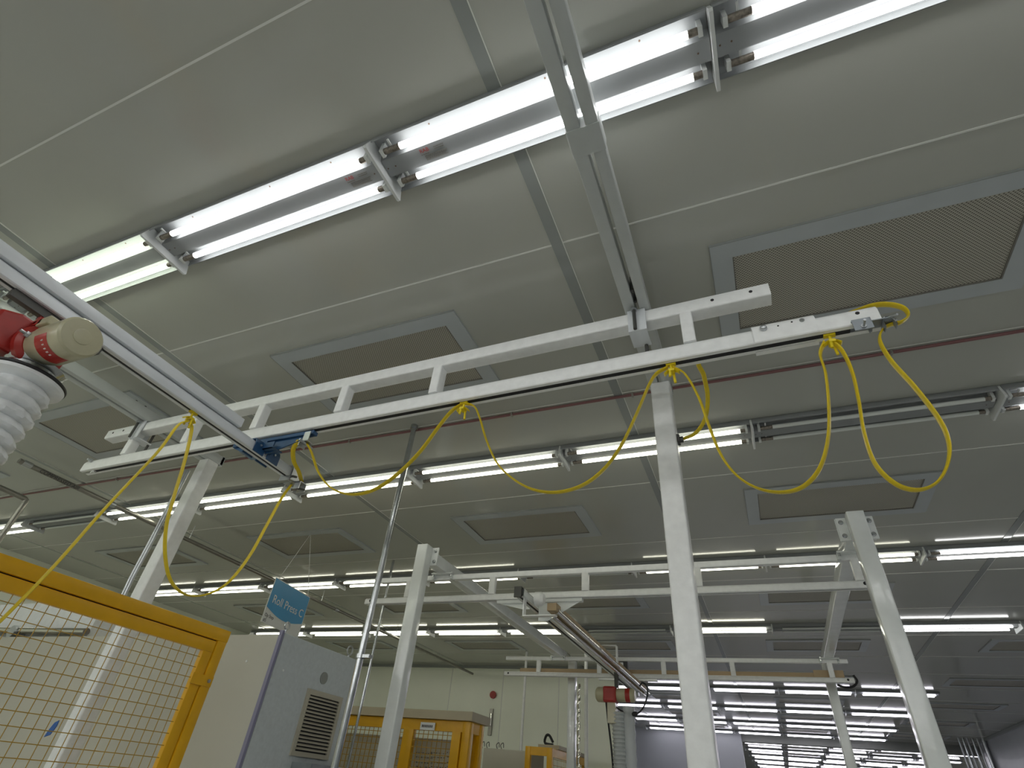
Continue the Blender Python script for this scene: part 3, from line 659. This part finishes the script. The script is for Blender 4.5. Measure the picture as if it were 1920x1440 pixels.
def runway2(x0, x1, c0, c1, y, zc, zr, struts, label, hc=.045, hr=.055, mk='white'):
    t = thing('crane_runway', label, 'crane rail', ((x0 + x1) / 2, y, zr))
    part('top_chord', MB().rbox(0, c0, c1, y, y + .05, zc - hc, zc, .006, 2), mk, t)
    part('track', c_track(x0, x1, y, zr, w=.06, h=hr, slot=(.02, .04)), mk, t)
    for xs in struts: part('strut', MB().rbox(2, zr + hr - .004, zc - hc + .004, xs, xs + .055, y + .002, y + .048, .005, 2), mk, t)
    part('bolt_hole', MB().cyl((x0 + .06, y - .001, zr + .028), (x0 + .06, y + .01, zr + .028), .012, 10).cyl((x1 - .06, y - .001, zr + .028), (x1 - .06, y + .01, zr + .028), .012, 10), 'dark', t)
    return t
runway2(-3.29, .78, -3.16, .78, 4.15, 1.497, 1.266, (-2.88, -2.04, -1.222, -.36, .675), 'white ladder-truss rail of the far frame, nearer one')
runway2(-3.26, .895, -3.25, .88, 7.40, 1.497, 1.262, (-2.80, -1.97, -1.16, -.36, .665), 'white ladder-truss rail of the far frame, farthest one', hc=.045, hr=.052)
wb_ = thing('timber_beam', 'long tan timber beam lying behind the farthest rail', 'timber', (-1.2, 7.55, 1.30))
part('beam', MB().box(-3.08, .60, 7.52, 7.60, 1.30, 1.375), 'wood', wb_, smooth=False)
part('end_block', MB().box(.52, .82, 7.50, 7.515, 1.29, 1.40), 'wood', wb_, smooth=False)
jb = aty(1168, 1252, 7.38)
ju = thing('sensor_box', 'small black sensor in a white bracket on the farthest rail', 'sensor', (jb.x, 7.3, jb.z - .05))
part('body', MB().box(jb.x - .06, jb.x + .07, 7.32, 7.39, jb.z - .06, jb.z + .06), 'black', ju, smooth=False)
part('bracket', MB().box(jb.x - .10, jb.x + .06, 7.30, 7.318, jb.z - .11, jb.z - .03).box(jb.x - .05, jb.x + .02, 7.30, 7.318, jb.z, jb.z + .045), 'white', ju, smooth=False)
lpp = [(1600, 1266), (1607, 1277), (1600, 1287), (1585, 1289), (1570, 1284)]
single('cable_loop', MB().tube([aty(u, v, 7.45) for u, v in lpp], .012, None, None, 8, 6), 'black', 'black cable loop at the right end of the farthest rail', 'cable')

# far bridge beam
b2 = thing('crane_bridge', 'white far bridge beam receding with chrome bar and timber beside it', 'crane beam', (-1.60, 6, 1.18))
part('track', c_track(3.84, 8.0, -1.655, 1.19, w=.075, h=.07, ax=1, slot=(.026, .049)), 'whiteg', b2)
part('slot_strip', MB().box(-1.628, -1.607, 3.95, 7.95, 1.1915, 1.196), 'dark', b2, smooth=False)
part('end_cap', MB().box(-1.66, -1.60, 3.83, 3.845, 1.185, 1.262), 'rod', b2, smooth=False)
tk2 = part('end_truck', MB().box(-1.95, -1.22, 4.155, 4.205, 1.238, 1.262), 'whiteg', b2, smooth=False)
part('gusset', MB().prism([(-1.58, 1.245), (-1.58, 1.10), (-1.50, 1.10), (-1.24, 1.238)], 1, 4.17, 4.18).prism([(-1.66, 1.245), (-1.66, 1.19), (-1.72, 1.19), (-1.93, 1.238)], 1, 4.17, 4.18), 'whiteg', tk2, smooth=False)
part('end_truck', MB().box(-1.95, -1.22, 7.40, 7.455, 1.235, 1.258), 'whiteg', b2, smooth=False)
part('hanger_frame', MB().box(-1.60, -1.592, 3.88, 3.93, 1.065, 1.255).box(-1.60, -1.34, 3.88, 3.93, 1.060, 1.066), 'white', b2, smooth=False)
part('hanger_frame', MB().box(-1.30, -1.292, 5.6, 5.66, 1.09, 1.24).box(-1.60, -1.292, 5.6, 5.66, 1.235, 1.241), 'white', b2, smooth=False)
part('collar', MB().lathe([(.03, 0), (.052, .01), (.052, .06), (.035, .08)], (-1.555, 4.0, 1.215), 20, 0), 'white', b2)
part('end_clamp', MB().box(-1.66, -1.57, 7.98, 8.06, 1.16, 1.27).box(-1.57, -1.50, 7.9, 8.0, 1.20, 1.26), 'steel', b2, smooth=False)
part('timber_packer', MB().box(-1.47, -1.395, 4.06, 7.7, 1.145, 1.20), 'wood', b2, smooth=False)
part('chrome_bar', MB().cyl((-1.405, 4.10, 1.155), (-1.405, 7.8, 1.155), .020, 16), 'chrome', b2)
part('chrome_bar', MB().cyl((-1.455, 4.15, 1.13), (-1.455, 7.8, 1.13), .017, 16), 'chrome', b2)

# far vacuum lifter
fy = 6.6
def F(u, v): return aty(u, v, fy)
c0 = F(1150, 1303)
v2 = thing('vacuum_lifter', 'distant red and beige vacuum lifter under the far bridge beam', 'vacuum lifter', (c0.x, fy, -.2))
part('gearbox', MB().box(F(1133, 1300).x, F(1157, 1300).x, fy - .08, fy + .08, c0.z - .08, c0.z + .075), 'red', v2, smooth=False, bevel=.02)
part('motor', MB().lathe([(.05, 0), (.07, .015), (.075, .03), (.075, .10)], (F(1118, 1302).x, fy, c0.z), 24, 0), 'beige', v2)
part('motor', MB().lathe([(.06, 0), (.068, .02), (.068, .18), (.05, .20)], (F(1157, 1304).x, fy, c0.z), 24, 0), 'beige', v2)
part('label_band', MB().lathe([(.069, 0), (.069, .05)], (F(1174, 1308).x, fy, c0.z), 24, 0), 'red', v2)
part('hook', MB().box(c0.x + .02, c0.x + .06, fy - .02, fy + .02, c0.z + .07, 1.19), 'rod', v2, smooth=False)
part('filter_box', MB().box(F(1141, 1320).x, F(1156, 1320).x, fy - .06, fy + .06, c0.z - .27, c0.z - .08), 'beige', v2, smooth=False)
hx = F(1156, 1345).x; pr = []; z = c0.z - .16
while z > -.6: pr += [(.058, z), (.070, z - .012), (.070, z - .022), (.058, z - .034)]; z -= .036
part('suction_hose', MB().lathe(pr, (hx + .02, fy, 0), 20, 2), 'hose', v2)
sx = F(1178, 1330).x; pr = []; z = c0.z - .10; i = 0
while z > -.6: pr += [(.060 + .004 * math.sin(i * 1.7), z)]; z -= .03; i += 1
part('plastic_sleeve', MB().lathe(pr, (sx, fy + .02, 0), 20, 2), 'clear', v2)
part('control_cord', MB().tube([F(1136, 1312), F(1140, 1350), F(1146, 1400), F(1150, 1445), F(1153, 1480)], .010, None, None, 8, 4), 'black', v2)
part('power_cord', MB().tube([F(1143, 1312), F(1158, 1328), F(1178, 1339), F(1192, 1339), F(1204, 1330), F(1212, 1312), F(1214, 1290), F(1205, 1280), F(1199, 1287)], .008, None, None, 8, 5), 'black', v2)
part('plug', MB().cyl(F(1177, 1339), F(1195, 1339), .022, 12), 'black', v2)

# ------------------------------------------------------------------ far machines along the back wall
def guard_box(name, x0, x1, y0, y1, zt, label, roof=None, bays=2, post=.09, plaque=False):
    t = thing(name, label, 'safety guard', ((x0 + x1) / 2, (y0 + y1) / 2, -1.5))
    for (a, b_) in ((x1 - post, y0), (x1 - post, y1 - post), (x0, y0)):
        part('post', MB().rbox(2, -1.5, zt, a, a + post, b_, b_ + post, .006, 2), 'yellow', t)
    part('rail', MB().box(x0 + post, x1 - post, y0 + .01, y0 + post - .01, zt - .10, zt), 'yellow', t, smooth=False)
    part('rail', MB().box(x1 - post + .01, x1 - .01, y0 + post, y1 - post, zt - .10, zt), 'yellow', t, smooth=False)
    return t
YG = 6.0
g2 = guard_box('machine_guard', -6.6, -2.985, YG, 6.36, .575, 'distant yellow guard enclosure with tan roof and writing board inside')
xr = -2.985
part('roof_panel', MB().box(-6.7, xr + .04, YG - .06, 6.42, .578, .66), 'tan', g2, smooth=False)
x1_ = aty(757, 1360, YG).x
part('post', MB().rbox(2, -1.5, .475, x1_, x1_ + .13, YG + .01, YG + .08, .006, 2), 'yellow', g2)
dx = xr - .09 - .11
part('door_stile', MB().box(dx, dx + .10, YG - .012, YG + .06, -1.4, .475), 'yellow', g2, smooth=False)
wm = MB(); x = -6.5
while x < xr - .1: wm.box(x - .003, x + .003, YG + .03, YG + .036, -1.4, .48); x += .06
z = .44
while z > -1.4: wm.box(-6.5, xr - .1, YG + .024, YG + .03, z - .003, z + .003); z -= .06
part('wire_mesh', wm, 'ywire', g2, smooth=False)
pq = aty(803, 1362, YG); pqp = part('plaque', MB().box(pq.x - .09, pq.x + .09, YG - .018, YG - .008, pq.z - .035, pq.z + .035), 'signw', g2, smooth=False)
sm = MB()
for i in range(7): sm.box(pq.x - .07 + i * .02, pq.x - .058 + i * .02, YG - .0195, YG - .018, pq.z - .012, pq.z + .012)
part('small_lettering', sm, 'ink', pqp, smooth=False)
wbd = thing('writing_board', 'pale board with rows of handwriting inside the distant yellow guard', 'board', (xr - .8, YG + .3, -.3))
part('board', MB().box(-6.4, xr - .12, YG + .30, YG + .32, -1.4, .42), 'board', wbd, smooth=False)
hw = MB(); random.seed(3)
for cx_ in (780, 808, 838):
    for cy in (1411, 1419, 1429, 1437):
        p = aty(cx_, cy, YG + .298); x = p.x
        while x < p.x + .19:
            w = random.uniform(.012, .03); hw.box(x, x + w, YG + .296, YG + .2995, p.z - .005, p.z + random.uniform(.001, .007)); x += w + random.uniform(.008, .02)
part('handwriting', hw, 'ink2', wbd, smooth=False)
g3 = guard_box('machine_guard', aty(985, 1402, 8.5).x, aty(1035, 1402, 8.5).x, 8.5, 10.3, .56, 'small distant yellow guard frame right of the white cabinet', post=.075)
wm = MB(); xg = aty(1035, 1402, 8.5).x; y = 8.6
while y < 10.2: wm.box(xg - .03, xg - .026, y - .003, y + .003, -1.4, .46); y += .07
z = .44
while z > -1.4: wm.box(xg - .034, xg - .03, 8.58, 10.25, z - .003, z + .003); z -= .07
part('wire_mesh', wm, 'ywire', g3, smooth=False)
part('top_cover', MB().box(xg - .30, xg + .02, 8.75, 10.2, .562, .61), 'tan', g3, smooth=False)
bc = [(1037, 1397), (1022, 1393), (1024, 1380), (1030, 1379), (1037, 1392)]
single('black_hose', MB().tube([aty(u, v, 8.9) for u, v in bc], .018, None, None, 8, 5), 'black', 'short black hose looping above the small distant yellow guard', 'hose')
a_ = aty(907, 1402, 8.8); b_ = aty(983, 1404, 8.8)
wc = thing('white_cabinet', 'plain pale cabinet between the two distant yellow guards', 'cabinet', ((a_.x + b_.x) / 2, 9, -1.5))
part('body', MB().box(a_.x, b_.x + .1, 8.8, 9.4, -1.5, a_.z), 'cab', wc, smooth=False, bevel=.01)
sm = MB()
for u in (905, 914, 933, 941): q = aty(u, 1398, 8.85); sm.tube([(q.x, 8.85, a_.z), (q.x - .02, 8.85, a_.z + .05), (q.x + .02, 8.85, a_.z + .08), (q.x + .03, 8.85, a_.z + .02)], .006, None, None, 6, 3)
part('cable_hook', sm, 'rod', wc)
q = aty(925, 1303, 10.76); single('wall_button', MB().cyl((q.x, 10.76, q.z), (q.x, 10.73, q.z), .065, 24), 'red', 'round red disc mounted on the back wall', 'sign')
q = aty(923, 1329, 10.75); q2 = aty(918, 1379, 10.75)
wg = thing('wall_gauge', 'slim vertical gauge tube on the back wall below the red disc', 'gauge', ((q.x + q2.x) / 2, 10.74, q2.z))
part('backing', MB().box(q.x - .045, q.x + .025, 10.735, 10.769, q2.z, q.z), 'pipe', wg, smooth=False)
part('glass_tube', MB().cyl((q.x + .005, 10.72, q2.z + .15), (q.x + .005, 10.72, q.z - .08), .018, 10), 'chrome', wg)
ts = MB(); cx_ = aty(1080, 1340, 7.6).x
ts.tube([(cx_ + .025 + .008 * math.sin(i * 1.3), 7.64 + .006 * math.cos(i * 1.3), 1.22 - i * .03) for i in range(60)], .014, .004, (1, 0, 0), 8, 2)
single('plastic_wrap', ts, 'chrome', 'shiny twisted film wrap hanging on the distant left column', 'plastic film')

# vertical pipes at the far right corner
for i, (u, w_) in enumerate(((1806, .022), (1814, .03), (1822, .022), (1832, .026), (1841, .018), (1852, .05))):
    p = aty(u, 1410, 18.4); single('riser_pipe', MB().cyl((p.x, 18.4, -1.5), (p.x, 18.4, H), w_, 12), 'galv' if i % 2 else 'steel',
        'vertical riser pipe in the far right corner, %s from the left' % ORD[i], 'pipe', 'riser pipes in the far right corner')
